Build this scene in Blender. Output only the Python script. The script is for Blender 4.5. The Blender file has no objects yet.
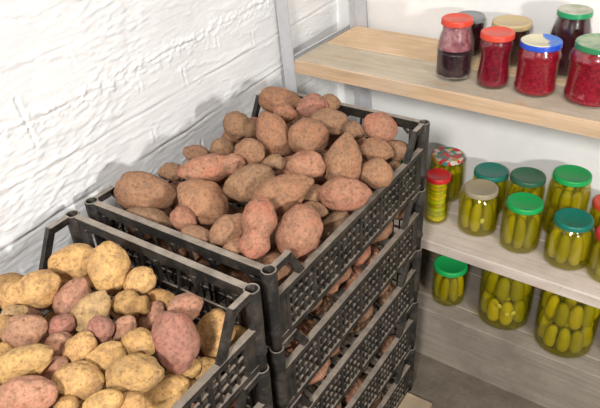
import bpy, bmesh, math, random
import numpy as np
from mathutils import Vector, Matrix, noise
random.seed(7)
C = bpy.context.scene.collection
SC = bpy.context.scene
PI = math.pi

# ------------------------------------------------------------------ helpers
def link(o): C.objects.link(o); return o
def thing(name, label, cat, loc=(0,0,0), rotz=0, group=None):
    o = bpy.data.objects.new(name, None); link(o)
    o.empty_display_size = .03
    o.location = loc; o.rotation_euler = (0,0,rotz)
    return tag(o, label, cat, group)
def tag(o, label, cat, group=None, kind=None):
    o['label'] = label; o['category'] = cat
    if group: o['group'] = group
    if kind: o['kind'] = kind
    return o
def to_mesh(name, bm, mat, smooth=True):
    bmesh.ops.recalc_face_normals(bm, faces=bm.faces[:])
    me = bpy.data.meshes.new(name); bm.to_mesh(me); bm.free()
    if mat: me.materials.append(mat)
    if smooth:
        for p in me.polygons: p.use_smooth = True
    return me
def obj(name, bm, mat, parent=None, smooth=False, loc=None):
    me = bm if isinstance(bm, bpy.types.Mesh) else to_mesh(name, bm, mat, smooth)
    o = bpy.data.objects.new(name, me); link(o)
    if parent: o.parent = parent
    if loc: o.location = loc
    return o
def struct(name, bm, mat, smooth=False):
    o = obj(name, bm, mat, None, smooth); o['kind'] = 'structure'; return o
def add_box(bm, x0,x1,y0,y1,z0,z1, bev=0):
    r = bmesh.ops.create_cube(bm, size=1)
    for v in r['verts']:
        v.co = Vector(((x0+x1)/2+v.co.x*(x1-x0), (y0+y1)/2+v.co.y*(y1-y0), (z0+z1)/2+v.co.z*(z1-z0)))
    if bev:
        es = list({e for v in r['verts'] for e in v.link_edges})
        bmesh.ops.bevel(bm, geom=es, offset=bev, segments=2, affect='EDGES')
def add_beam(bm, p, q, w, h, up=(0,0,1)):
    """bar of rectangular section from p to q: w across, h along 'up'"""
    p=Vector(p); q=Vector(q); d=(q-p).normalized(); up=Vector(up)
    s=d.cross(up)
    if s.length<1e-4: s=d.cross(Vector((1,0,0)))
    s.normalize(); u=s.cross(d).normalized()
    vs=[]
    for c in (p,q):
        for a,b in ((-1,-1),(1,-1),(1,1),(-1,1)):
            vs.append(bm.verts.new(c+s*(a*w/2)+u*(b*h/2)))
    f=bm.faces.new
    f(vs[0:4]); f(vs[4:8])
    for i in range(4):
        j=(i+1)%4; f((vs[i],vs[j],vs[4+j],vs[4+i]))
def add_lathe(bm, prof, n=40, cx=0, cy=0, closed=True, fn=None):
    """revolve [(r,z)..]; r==0 at an end closes it"""
    rings=[]
    for r,z in prof:
        if r<1e-6: rings.append([bm.verts.new((cx,cy,z))])
        else:
            ring=[]
            for i in range(n):
                a=2*PI*i/n; rr=r*(fn(a,z) if fn else 1)
                ring.append(bm.verts.new((cx+rr*math.cos(a),cy+rr*math.sin(a),z)))
            rings.append(ring)
    for A,B in zip(rings[:-1],rings[1:]):
        if len(A)==1 and len(B)==1: continue
        for i in range(n):
            j=(i+1)%n
            if len(A)==1: bm.faces.new((A[0],B[i],B[j]))
            elif len(B)==1: bm.faces.new((A[i],A[j],B[0]))
            else: bm.faces.new((A[i],A[j],B[j],B[i]))

# ------------------------------------------------------------------ materials
class NT:
    def __init__(s, name):
        s.m=bpy.data.materials.new(name); s.m.use_nodes=True
        s.t=s.m.node_tree; s.t.nodes.clear()
        s.out=s.n('ShaderNodeOutputMaterial')
    def n(s, typ, **kw):
        nd=s.t.nodes.new(typ)
        for k,v in kw.items(): setattr(nd,k,v)
        return nd
    def l(s,a,b): s.t.links.new(a,b)
    def coord(s, scale=(1,1,1), rot=(0,0,0), kind='Object', rnd=False):
        tc=s.n('ShaderNodeTexCoord'); mp=s.n('ShaderNodeMapping')
        mp.inputs['Scale'].default_value=scale; mp.inputs['Rotation'].default_value=rot
        s.l(tc.outputs[kind],mp.inputs['Vector'])
        if rnd:
            oi=s.n('ShaderNodeObjectInfo'); mu=s.n('ShaderNodeMath',operation='MULTIPLY'); mu.inputs[1].default_value=37.
            s.l(oi.outputs['Random'],mu.inputs[0]); s.l(mu.outputs[0],mp.inputs['Location'])
        return mp.outputs['Vector']
    def noise(s, vec, scale, detail=4, rough=.55):
        nd=s.n('ShaderNodeTexNoise'); nd.inputs['Scale'].default_value=scale
        nd.inputs['Detail'].default_value=detail; nd.inputs['Roughness'].default_value=rough
        s.l(vec,nd.inputs['Vector']); return nd.outputs['Fac']
    def ramp(s, fac, stops):
        nd=s.n('ShaderNodeValToRGB'); els=nd.color_ramp.elements
        while len(els)<len(stops): els.new(.5)
        for e,(p,c) in zip(els,stops):
            e.position=p; e.color=(*c,1) if not isinstance(c,(int,float)) else (c,c,c,1)
        s.l(fac,nd.inputs['Fac']); return nd.outputs['Color']
    def mix(s, fac, a, b, mode='MIX'):
        nd=s.n('ShaderNodeMix',data_type='RGBA',blend_type=mode)
        for sock,v in ((nd.inputs['Factor'],fac),(nd.inputs['A'],a),(nd.inputs['B'],b)):
            if isinstance(v,bpy.types.NodeSocket): s.l(v,sock)
            elif isinstance(v,(int,float)): sock.default_value=v
            else: sock.default_value=(*v,1)
        return nd.outputs['Result']
    def bump(s, h, strength=.5, dist=.002, prev=None):
        nd=s.n('ShaderNodeBump'); nd.inputs['Strength'].default_value=strength; nd.inputs['Distance'].default_value=dist
        s.l(h,nd.inputs['Height'])
        if prev: s.l(prev,nd.inputs['Normal'])
        return nd.outputs['Normal']
    def bsdf(s, col, rough=.6, normal=None, metal=0, spec=.5, coat=0):
        b=s.n('ShaderNodeBsdfPrincipled')
        for sock,v in ((b.inputs['Base Color'],col),(b.inputs['Roughness'],rough)):
            if isinstance(v,bpy.types.NodeSocket): s.l(v,sock)
            elif isinstance(v,(int,float)): sock.default_value=v
            else: sock.default_value=(*v,1)
        b.inputs['Metallic'].default_value=metal; b.inputs['Specular IOR Level'].default_value=spec
        b.inputs['Coat Weight'].default_value=coat; b.inputs['Coat Roughness'].default_value=.08
        if normal: s.l(normal,b.inputs['Normal'])
        s.l(b.outputs[0],s.out.inputs['Surface']); return s.m

def mat_plaster(name, col, amt):
    t=NT(name); v=t.coord()
    vs=t.coord(scale=(1,.18,1.3),rot=(.12,0,0))
    n1=t.noise(vs,55,5,.65); n2=t.noise(v,9,4,.6); n3=t.noise(v,160,3,.6)
    c=t.mix(t.ramp(n2,[(.35,0),(.75,1)]),col,tuple(x*.9 for x in col))
    nm=t.bump(n1,.5*amt,.004); nm=t.bump(n2,.4*amt,.01,nm); nm=t.bump(n3,.35*amt,.0012,nm)
    return t.bsdf(c,.75,nm,spec=.25)
def mat_wood(name, a, b, c, axis='x', stain=None, edge=None):
    t=NT(name); v=t.coord(rnd=True)
    sc=(.06,1,1) if axis=='x' else (1,.06,1)
    vs=t.coord(scale=sc,rnd=True)
    g=t.noise(vs,90,5,.6); p=t.noise(v,5,4,.6); f=t.noise(v,120,3,.7)
    col=t.mix(t.ramp(g,[(.35,0),(.65,1)]),a,b)
    col=t.mix(t.ramp(p,[(.45,0),(.68,1)]),col,c)
    col=t.mix(t.ramp(f,[(.62,0),(.75,.5)]),col,tuple(x*.45 for x in a))
    if stain:
        s2=t.noise(t.coord(scale=(1,2,2),rnd=True),11,3,.5)
        col=t.mix(t.ramp(s2,[(.62,0),(.72,.75)]),col,stain)
    if edge:            # the sawn edge kept its fresher colour
        geo=t.n('ShaderNodeNewGeometry'); sx=t.n('ShaderNodeSeparateXYZ'); t.l(geo.outputs['Normal'],sx.inputs[0])
        m=t.n('ShaderNodeMath',operation='MULTIPLY'); t.l(sx.outputs['Y'],m.inputs[0]); m.inputs[1].default_value=-1
        k=t.n('ShaderNodeMath',operation='MULTIPLY'); t.l(t.ramp(m.outputs[0],[(.3,0),(.7,1)]),k.inputs[0]); t.l(t.ramp(p,[(.3,.35),(.6,1)]),k.inputs[1])
        col=t.mix(k.outputs[0],col,t.mix(t.ramp(g,[(.35,0),(.65,1)]),edge,tuple(x*1.25 for x in edge)))
    nm=t.bump(g,.5,.002); nm=t.bump(f,.4,.0012,nm)
    return t.bsdf(col,.8,nm,spec=.2)
def mat_plain(name, col, rough=.5, metal=0, dirt=.0, dcol=(.2,.15,.1), spec=.5):
    t=NT(name); v=t.coord(rnd=True); n=t.noise(v,60,5,.65)
    c=t.mix(t.ramp(n,[(.45,0),(.75,1)]),col,tuple(x*(1-dirt)+y*dirt for x,y in zip(col,dcol)))
    return t.bsdf(c,rough,t.bump(n,.08,.001),metal=metal,spec=spec)

M={}
M['wall']=mat_plaster('painted_brick',(.82,.82,.815),.8)
M['wall_back']=mat_plaster('painted_plaster',(.83,.825,.81),.35)
t=NT('earth_floor'); v=t.coord()
c=t.mix(t.ramp(t.noise(v,7,5,.65),[(.35,0),(.7,1)]),(.12,.095,.072),(.20,.165,.13))
c=t.mix(t.ramp(t.noise(v,120,4,.7),[(.55,0),(.75,.8)]),c,(.09,.07,.05))
M['floor']=t.bsdf(c,.9,t.bump(t.noise(v,45,6,.7),.6,.006),spec=.2)
M['plank_front']=mat_wood('weathered_plank',(.46,.38,.28),(.57,.48,.37),(.38,.32,.25),stain=(.50,.28,.14),edge=(.48,.325,.20))
M['plank_rear']=mat_wood('fresh_plank',(.62,.42,.255),(.72,.53,.36),(.52,.36,.22))
M['plank_mid']=mat_wood('pale_plank',(.56,.47,.39),(.66,.57,.50),(.48,.40,.34),stain=(.62,.42,.28))
M['plank_low']=mat_wood('grey_plank',(.31,.26,.205),(.38,.32,.255),(.25,.21,.17))
M['beam']=mat_wood('dusty_beam',(.27,.23,.185),(.33,.285,.23),(.20,.17,.135))
M['batten']=mat_wood('batten_wood',(.36,.27,.17),(.46,.36,.24),(.30,.23,.15))
M['dark_board']=mat_wood('dark_board',(.075,.065,.058),(.12,.105,.09),(.06,.05,.045))
M['steel']=mat_plain('grey_painted_steel',(.50,.50,.515),.45,.1,.3,(.3,.28,.26))
t=NT('crate_plastic'); v=t.coord(rnd=True)
n=t.noise(v,28,5,.7); n2=t.noise(v,230,3,.7)
c=t.mix(t.ramp(n,[(.42,0),(.74,1)]),(.0135,.0125,.0115),(.070,.056,.044))
c=t.mix(t.ramp(n2,[(.63,0),(.74,.7)]),c,(.20,.165,.135))
geo=t.n('ShaderNodeNewGeometry'); sx=t.n('ShaderNodeSeparateXYZ'); t.l(geo.outputs['Normal'],sx.inputs[0])
dust=t.mix(t.ramp(sx.outputs['Z'],[(.6,0),(.95,1)]),(0,0,0),t.ramp(n,[(.25,.35),(.62,.95)]))
c=t.mix(dust,c,(.33,.275,.22))       # dust settled on the rims
M['crate']=t.bsdf(c,.46,t.bump(n2,.25,.0008),spec=.4)

def mat_potato():
    t=NT('potato_skin'); v=t.coord(rnd=True)
    oi=t.n('ShaderNodeObjectInfo')
    big=t.noise(v,20,4,.6); mid=t.noise(v,70,6,.7); fine=t.noise(v,190,5,.75); pat=t.noise(v,32,4,.6)
    base=oi.outputs['Color']
    pink=t.mix(1.,base,(1.10,.76,.72),'MULTIPLY')
    al=oi.outputs['Alpha']     # alpha carries how blotchy the skin is
    k=t.n('ShaderNodeMath',operation='MULTIPLY'); t.l(t.ramp(big,[(.46,0),(.64,1)]),k.inputs[0]); t.l(al,k.inputs[1])
    c=t.mix(k.outputs[0],base,pink)
    earth=t.mix(.55,t.mix(1.,base,(.62,.58,.56),'MULTIPLY'),(.21,.140,.095))
    c=t.mix(t.ramp(mid,[(.42,0),(.64,.75)]),c,earth)
    c=t.mix(t.ramp(pat,[(.62,0),(.72,.4)]),c,t.mix(1.,base,(.55,.46,.44),'MULTIPLY'))
    c=t.mix(t.ramp(fine,[(.50,0),(.66,.8)]),c,t.mix(1.,base,(.36,.31,.28),'MULTIPLY'))
    c=t.mix(t.ramp(fine,[(.30,.5),(.42,0)]),c,t.mix(1.,base,(1.30,1.28,1.26),'MULTIPLY'))
    vo=t.n('ShaderNodeTexVoronoi'); vo.inputs['Scale'].default_value=42; t.l(v,vo.inputs['Vector'])
    eye=t.ramp(vo.outputs['Distance'],[(.04,.8),(.13,0)])
    c=t.mix(eye,c,t.mix(1.,base,(.40,.32,.28),'MULTIPLY'))
    inv=t.ramp(vo.outputs['Distance'],[(.0,0),(.22,1)])
    nm=t.bump(mid,.5,.004); nm=t.bump(fine,.6,.0016,nm); nm=t.bump(inv,.5,.0015,nm)
    return t.bsdf(c,.74,nm,spec=.2)
M['potato']=mat_potato()

def mat_glass():
    t=NT('jar_glass')
    lw=t.n('ShaderNodeLayerWeight'); lw.inputs['Blend'].default_value=.35
    f=t.ramp(lw.outputs['Facing'],[(.0,.035),(.6,.07),(1.,.5)])
    tr=t.n('ShaderNodeBsdfTransparent'); tr.inputs[0].default_value=(.97,.98,.965,1)
    gl=t.n('ShaderNodeBsdfGlossy'); gl.inputs['Roughness'].default_value=.04; gl.inputs[0].default_value=(1,1,1,1)
    mx=t.n('ShaderNodeMixShader'); t.l(f,mx.inputs[0]); t.l(tr.outputs[0],mx.inputs[1]); t.l(gl.outputs[0],mx.inputs[2])
    t.l(mx.outputs[0],t.out.inputs['Surface']); return t.m
M['glass']=mat_glass()
t=NT('brine'); tr=t.n('ShaderNodeBsdfTransparent'); tr.inputs[0].default_value=(.90,.86,.34,1)
df=t.n('ShaderNodeBsdfDiffuse'); df.inputs[0].default_value=(.42,.38,.02,1); mx=t.n('ShaderNodeMixShader'); mx.inputs[0].default_value=.08   # cloudy
t.l(tr.outputs[0],mx.inputs[1]); t.l(df.outputs[0],mx.inputs[2]); t.l(mx.outputs[0],t.out.inputs['Surface']); M['brine']=t.m
def mat_jam(name,a,b,scale=120):
    t=NT(name); v=t.coord(rnd=True); n=t.noise(v,scale,4,.7)
    c=t.mix(t.ramp(n,[(.42,0),(.62,1)]),a,b)
    return t.bsdf(c,.3,None,spec=.35)
M['jam_red']=mat_jam('red_jam',(.12,.002,.012),(.27,.008,.026),170)
M['jam_crimson']=mat_jam('crimson_jam',(.17,.002,.013),(.37,.012,.028),170)
M['jam_dark']=mat_jam('dark_jam',(.022,.003,.007),(.055,.007,.013))
M['jam_black']=mat_jam('black_jam',(.018,.008,.012),(.055,.022,.032))
M['jam_brown']=mat_jam('brown_jam',(.035,.010,.008),(.07,.022,.014))
M['smear']=mat_jam('jam_smear',(.40,.17,.19),(.22,.05,.075),70)
t=NT('pickle_skin'); v=t.coord(rnd=True); oi=t.n('ShaderNodeObjectInfo')
n=t.noise(t.coord(scale=(1,1,.25),rnd=True),90,3,.6); n2=t.noise(v,300,3,.7)
vo=t.n('ShaderNodeTexVoronoi'); vo.inputs['Scale'].default_value=150; t.l(v,vo.inputs['Vector'])
c=t.mix(t.ramp(n,[(.35,0),(.68,1)]),oi.outputs['Color'],t.mix(1.,oi.outputs['Color'],(1.55,1.45,1.3),'MULTIPLY'))
c=t.mix(t.ramp(vo.outputs['Distance'],[(.1,.55),(.3,0)]),c,(.16,.15,.01))
M['pickle']=t.bsdf(c,.35,t.bump(vo.outputs['Distance'],.5,.0015),spec=.4)
M['garlic']=mat_plain('garlic',(.75,.68,.42),.5)
M['dill']=mat_plain('dill',(.07,.09,.015),.6)

def mat_lid(name, col, rough=.35, worn=(.6,.55,.5), amt=.25):
    t=NT(name); v=t.coord(rnd=True); n=t.noise(v,70,5,.7)
    c=t.mix(t.ramp(n,[(.62,0),(.72,amt)]),col,worn)
    return t.bsdf(c,rough,t.bump(n,.05,.001),spec=.5)
M['lid_red']=mat_lid('red_lid',(.62,.055,.025),.4,(.55,.3,.2),.5)
M['lid_redr']=mat_lid('bright_red_lid',(.55,.02,.022),.35,(.6,.15,.1),.4)
M['lid_green']=mat_lid('green_lid',(.012,.36,.085),.4,(.08,.45,.2),.3)
M['lid_teal']=mat_lid('teal_lid',(.010,.17,.125),.35,(.05,.25,.2),.3)
M['lid_dgreen']=mat_lid('dark_green_lid',(.03,.125,.065),.4,(.12,.2,.14),.5)
M['lid_tan']=mat_lid('tan_lid',(.50,.37,.19),.4,(.62,.5,.33),.6)
M['lid_gold']=mat_lid('dull_gold_lid',(.36,.30,.19),.3,(.20,.15,.08),.8)
M['lid_grey']=mat_lid('grey_lid',(.20,.21,.21),.35,(.35,.35,.35),.5)
def mat_split_lid(name, side, top, top2, kind):
    t=NT(name); tc=t.n('ShaderNodeTexCoord'); sx=t.n('ShaderNodeSeparateXYZ'); t.l(tc.outputs['Object'],sx.inputs[0])
    v=tc.outputs['Object']
    if kind=='half':
        w=t.n('ShaderNodeMath',operation='MULTIPLY_ADD'); t.l(sx.outputs['Y'],w.inputs[0]); w.inputs[1].default_value=.8; t.l(sx.outputs['X'],w.inputs[2])
        nz=t.noise(v,40,3); ad=t.n('ShaderNodeMath',operation='MULTIPLY_ADD'); t.l(nz,ad.inputs[0]); ad.inputs[1].default_value=.03; t.l(w.outputs[0],ad.inputs[2])
        ct=t.mix(t.ramp(ad.outputs[0],[(.028,0),(.032,1)]),top,top2)
    elif kind=='worn':
        ct=t.mix(t.ramp(t.noise(v,45,4,.6),[(.42,0),(.62,1)]),top,top2)
    else:
        vo=t.n('ShaderNodeTexVoronoi'); vo.inputs['Scale'].default_value=70; t.l(v,vo.inputs['Vector'])
        sh=t.n('ShaderNodeSeparateColor'); t.l(vo.outputs['Color'],sh.inputs[0])
        ct=t.ramp(sh.outputs[0],[(.0,(.55,.02,.02)),(.30,(.62,.03,.025)),(.34,(.05,.20,.17)),(.60,(.06,.22,.18)),(.64,(.65,.6,.5)),(.82,(.6,.55,.45)),(.86,(.6,.3,.04))])
    geo=t.n('ShaderNodeNewGeometry'); sn=t.n('ShaderNodeSeparateXYZ'); t.l(geo.outputs['True Normal'],sn.inputs[0])
    c=t.mix(t.ramp(sn.outputs['Z'],[(.75,0),(.8,1)]),side,ct) if kind!='flower' else ct
    return t.bsdf(c,.35,None,spec=.5)
M['lid_blue']=mat_split_lid('blue_cream_lid',(.012,.07,.50),(.62,.56,.38),(.04,.16,.55),'half')
M['lid_gw']=mat_split_lid('green_worn_lid',(.02,.19,.07),(.33,.38,.24),(.12,.26,.12),'worn')
M['lid_gw2']=mat_split_lid('green_pale_lid',(.012,.26,.10),(.50,.47,.36),(.30,.33,.22),'worn')
M['lid_flower']=mat_split_lid('flowered_lid',(0,0,0),(0,0,0),(0,0,0),'flower')

# ------------------------------------------------------------------ camera (solved from the photograph)
TH=.02623                         # the crates stand this much askew to the shelves
ZT=.851                           # height of the crate rims above the floor
def rotz(p,a): c,s=math.cos(a),math.sin(a); return (p[0]*c-p[1]*s,p[0]*s+p[1]*c,p[2])
CAM=np.array(rotz((.48379,-.58832,.61538+ZT),TH)); F=644.54
Rm=Matrix.Rotation(.61766+TH,3,'Z')@Matrix.Rotation(.98788,3,'X')@Matrix.Rotation(-.06336,3,'Z')
cd=bpy.data.cameras.new('camera'); cd.sensor_width=36; cd.lens=F/600*36; cd.clip_start=.02
co=bpy.data.objects.new('camera',cd); link(co); co.matrix_world=Matrix.Translation(CAM.tolist())@Rm.to_4x4()
SC.camera=co
RN=np.array(Rm)
def ray(px,py): d=RN@np.array([(px-300)/F,-(py-204)/F,-1.]); return d     # depth 1 along the view axis
def back(px,py,axis,val):
    d=ray(px,py); return CAM+d*((val-CAM[axis])/d[axis])

# ------------------------------------------------------------------ room
WX=-.452; BY=1.045
def wx(y): return WX-(.076*y if y>0 else .05*y)      # the wall runs slightly askew to the shelves
def wall_h(y,z):
    """relief of the painted brick wall, metres out of the wall"""
    V=Vector; N=noise.noise
    zz=z-ZT+.030
    h=N(V((y*5,z*7,1)))*.0010+N(V((y*10+z*5,z*75,3)))*.0005+N(V((y*26+z*9,z*170,7)))*.00045
    row=math.floor(zz/.094+.5); d=zz-row*.094+N(V((y*11,row*3.7,0)))*.004
    rr=random.Random(row*13+5).random()
    gate=max(0,min(1,.45+.5*rr+1.5*N(V((y*5,row*7.1,9)))))
    h+=(-.0026*math.exp(-(d/.0022)**2)+.0018*math.exp(-((d-.008)/.005)**2))*gate     # mortar line with a lip over it
    if row==2:                                                                       # a ragged, heavily smeared joint
        m=math.exp(-(d/.021)**2); q=N(V((y*60,z*110,8)))+.6*N(V((y*130,z*200,4)))
        h+=m*max(0,q+.1)*.0052
    yo=(y-.222+.12*(zz-.06)-.13*(row%2))%.26; yo=min(yo,.26-yo)+N(V((z*40,row,4)))*.004
    h+=(-.0026*math.exp(-(yo/.0024)**2)+.0016*math.exp(-((yo-.007)/.005)**2))*max(0,min(1,.1+N(V((y*7,z*9,2)))*2.2))
    p=N(V((y*4+3,z*5,6)))
    if p>.05: h+=min(1,(p-.05)*4)*max(0,min(1,(.62-y)*5))*.0034*max(0,N(V((y*40+z*26,z*120-y*18,8)))+.1)
    c=N(V((y*6-z*3,z*44+y*7,12)))+.25*N(V((y*40,z*160,3)))                            # long flat trowel strokes
    if c>.25: h+=min(.0011,(c-.25)*.05)
    return h
bm=bmesh.new()
ys=np.concatenate([np.linspace(-1.6,-.31,60),np.linspace(-.305,BY,440)]); zs=np.concatenate([np.linspace(0,.66,12),np.linspace(.665,1.38,270),[1.5,1.75]])
g=[[bm.verts.new((wx(y)-.004+(wall_h(y,z) if z>.6 else 0),y,z)) for z in zs] for y in ys]
for i in range(len(ys)-1):
    for j in range(len(zs)-1): bm.faces.new((g[i][j],g[i+1][j],g[i+1][j+1],g[i][j+1]))
g2=[bm.verts.new((WX-.2,y,z)) for y,z in ((ys[0],0),(ys[0],1.75),(BY,1.75),(BY,0))]
bm.faces.new(g2)
struct('wall_left',bm,M['wall'],True)
bm=bmesh.new(); add_box(bm,WX-.2,2.2,BY,BY+.1,0,1.75); struct('wall_back',bm,M['wall_back'])
bm=bmesh.new(); add_box(bm,WX-.2,2.2,-1.6,BY+.1,-.08,0); struct('floor',bm,M['floor'])

# ------------------------------------------------------------------ shelving
SX0,SX1,SY0,SY1=-.459,.95,.717,1.03
U,Md,L=ZT+.005,ZT-.428,ZT-.669
rack=thing('shelf_rack','grey painted steel angle-iron shelf rack standing in the corner behind the crates','shelf rack',(SX0-.02,SY0,0))
def part_at(name,bm,mat,par):
    for v in bm.verts: v.co-=par.location
    return obj(name,bm,mat,par)
LEAN=.06                                           # the rack leans a little towards the wall
def upright(x0,x1,y,fl,zt):
    bm=bmesh.new(); add_box(bm,x0,x1,y-.002,y+.002,0,zt)
    if fl: add_box(bm,x0,x0+.004,min(y,y+fl),max(y,y+fl),0,zt)
    for v in bm.verts: v.co.x-=LEAN*(v.co.z-U)
    part_at('upright',bm,M['steel'],rack)
upright(SX0-.036,SX0-.001,SY0-.003,.03,1.15)
upright(SX0-.005,SX0+.036,SY1+.002,-.03,1.15)
upright(SX1+.004,SX1+.04,SY0-.003,.03,1.15)
upright(SX1+.004,SX1+.04,SY1+.002,-.03,1.15)
for zt in (U,Md):
    dx=-LEAN*(zt-U); bm=bmesh.new()
    add_box(bm,SX0-.010+dx,SX0-.006+dx,SY0+.002,SY1-.004,zt-.03,zt+.004); add_box(bm,SX0-.014+dx,SX0-.006+dx,SY0+.002,SY1-.004,zt+.002,zt+.006)
    part_at('side_rail',bm,M['steel'],rack)
    bm=bmesh.new(); add_box(bm,SX0+.01+dx,SX1,SY1-.022,SY1-.002,zt-.056,zt-.0362); part_at('bearer',bm,M['steel'],rack)
def plank(x0,x1,y0,y1,z0,z1,mat,label,cat='plank',name='shelf_plank',seed=0,wav=.0016):
    bm=bmesh.new(); nx=60
    rows=[]
    prof=[(y0,z0),(y0,z0+(z1-z0)*.5),(y0+.0005,z1-.003),(y0+.003,z1),(y0*.6+y1*.4,z1),(y1-.003,z1),(y1,z1-.003),(y1,z0)]
    for i in range(nx+1):
        x=x0+(x1-x0)*i/nx; r=[]
        for k,(y,z) in enumerate(prof):
            nn=noise.noise(Vector((x*14,k*2.3+seed,seed*1.7)))
            yy=y+(wav*nn if k in (1,2,3,5,6) else 0)*(1 if k<4 else .4)
            zz=z-abs(wav*.6*noise.noise(Vector((x*9,y*30,seed+5)))) if k in (3,) else z
            r.append(bm.verts.new((x,yy,zz)))
        rows.append(r)
    m=len(prof)
    for A,B in zip(rows[:-1],rows[1:]):
        for k in range(m): bm.faces.new((A[k],A[(k+1)%m],B[(k+1)%m],B[k]))
    bm.faces.new(rows[0]); bm.faces.new(rows[-1])
    ctr=Vector(((x0+x1)/2,(y0+y1)/2,z0))
    for v in bm.verts: v.co-=ctr
    o=obj(name,bm,mat); o.location=ctr; return tag(o,label,cat)
plank(SX0,SX1,SY0,.866,U-.036,U,M['plank_front'],'weathered grey-beige front plank of the top shelf, under the jam jars',seed=1,wav=.003)
plank(SX0+.002,SX1,.868,SY1-.003,U-.036,U-.001,M['plank_rear'],'warmer yellow-brown rear plank of the top shelf, against the white wall',seed=2)
plank(SX0+.07,SX1,SY0,.87,Md-.030,Md,M['plank_mid'],'pale bare front plank of the middle shelf, under the front pickle jars',seed=3)
plank(SX0+.07,SX1,.872,SY1-.003,Md-.030,Md-.001,M['plank_mid'],'pale rear plank of the middle shelf, under the back row of pickle jars',seed=4)
plank(SX0+.09,SX1,SY0,.772,0,L,M['beam'],'thick dusty wooden beam standing on the floor along the front of the bottom shelf','beam','front_beam',5,.003)
plank(SX0+.09,SX1,.775,.93,L-.03,L,M['plank_low'],'grey-brown plank of the bottom shelf, under the large pickle jars',seed=6)
plank(SX0+.09,SX1,.933,SY1-.003,L-.03,L-.001,M['plank_low'],'shadowed grey rear plank of the bottom shelf',seed=7)
bm=bmesh.new()
for x in (SX0+.14,.2,SX1-.06): add_box(bm,x-.03,x+.03,.79,1.02,0,L-.03)
bm2=bm; o=obj('shelf_support',bm,M['beam']); tag(o,'wooden blocks carrying the bottom shelf behind its front beam','shelf support')
o=plank(SX0+.13,SX1-.02,SY1+.0045,BY-.001,L,L+.10,M['dark_board'],'dark board standing upright behind the bottom shelf','board','back_board',8)

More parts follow.
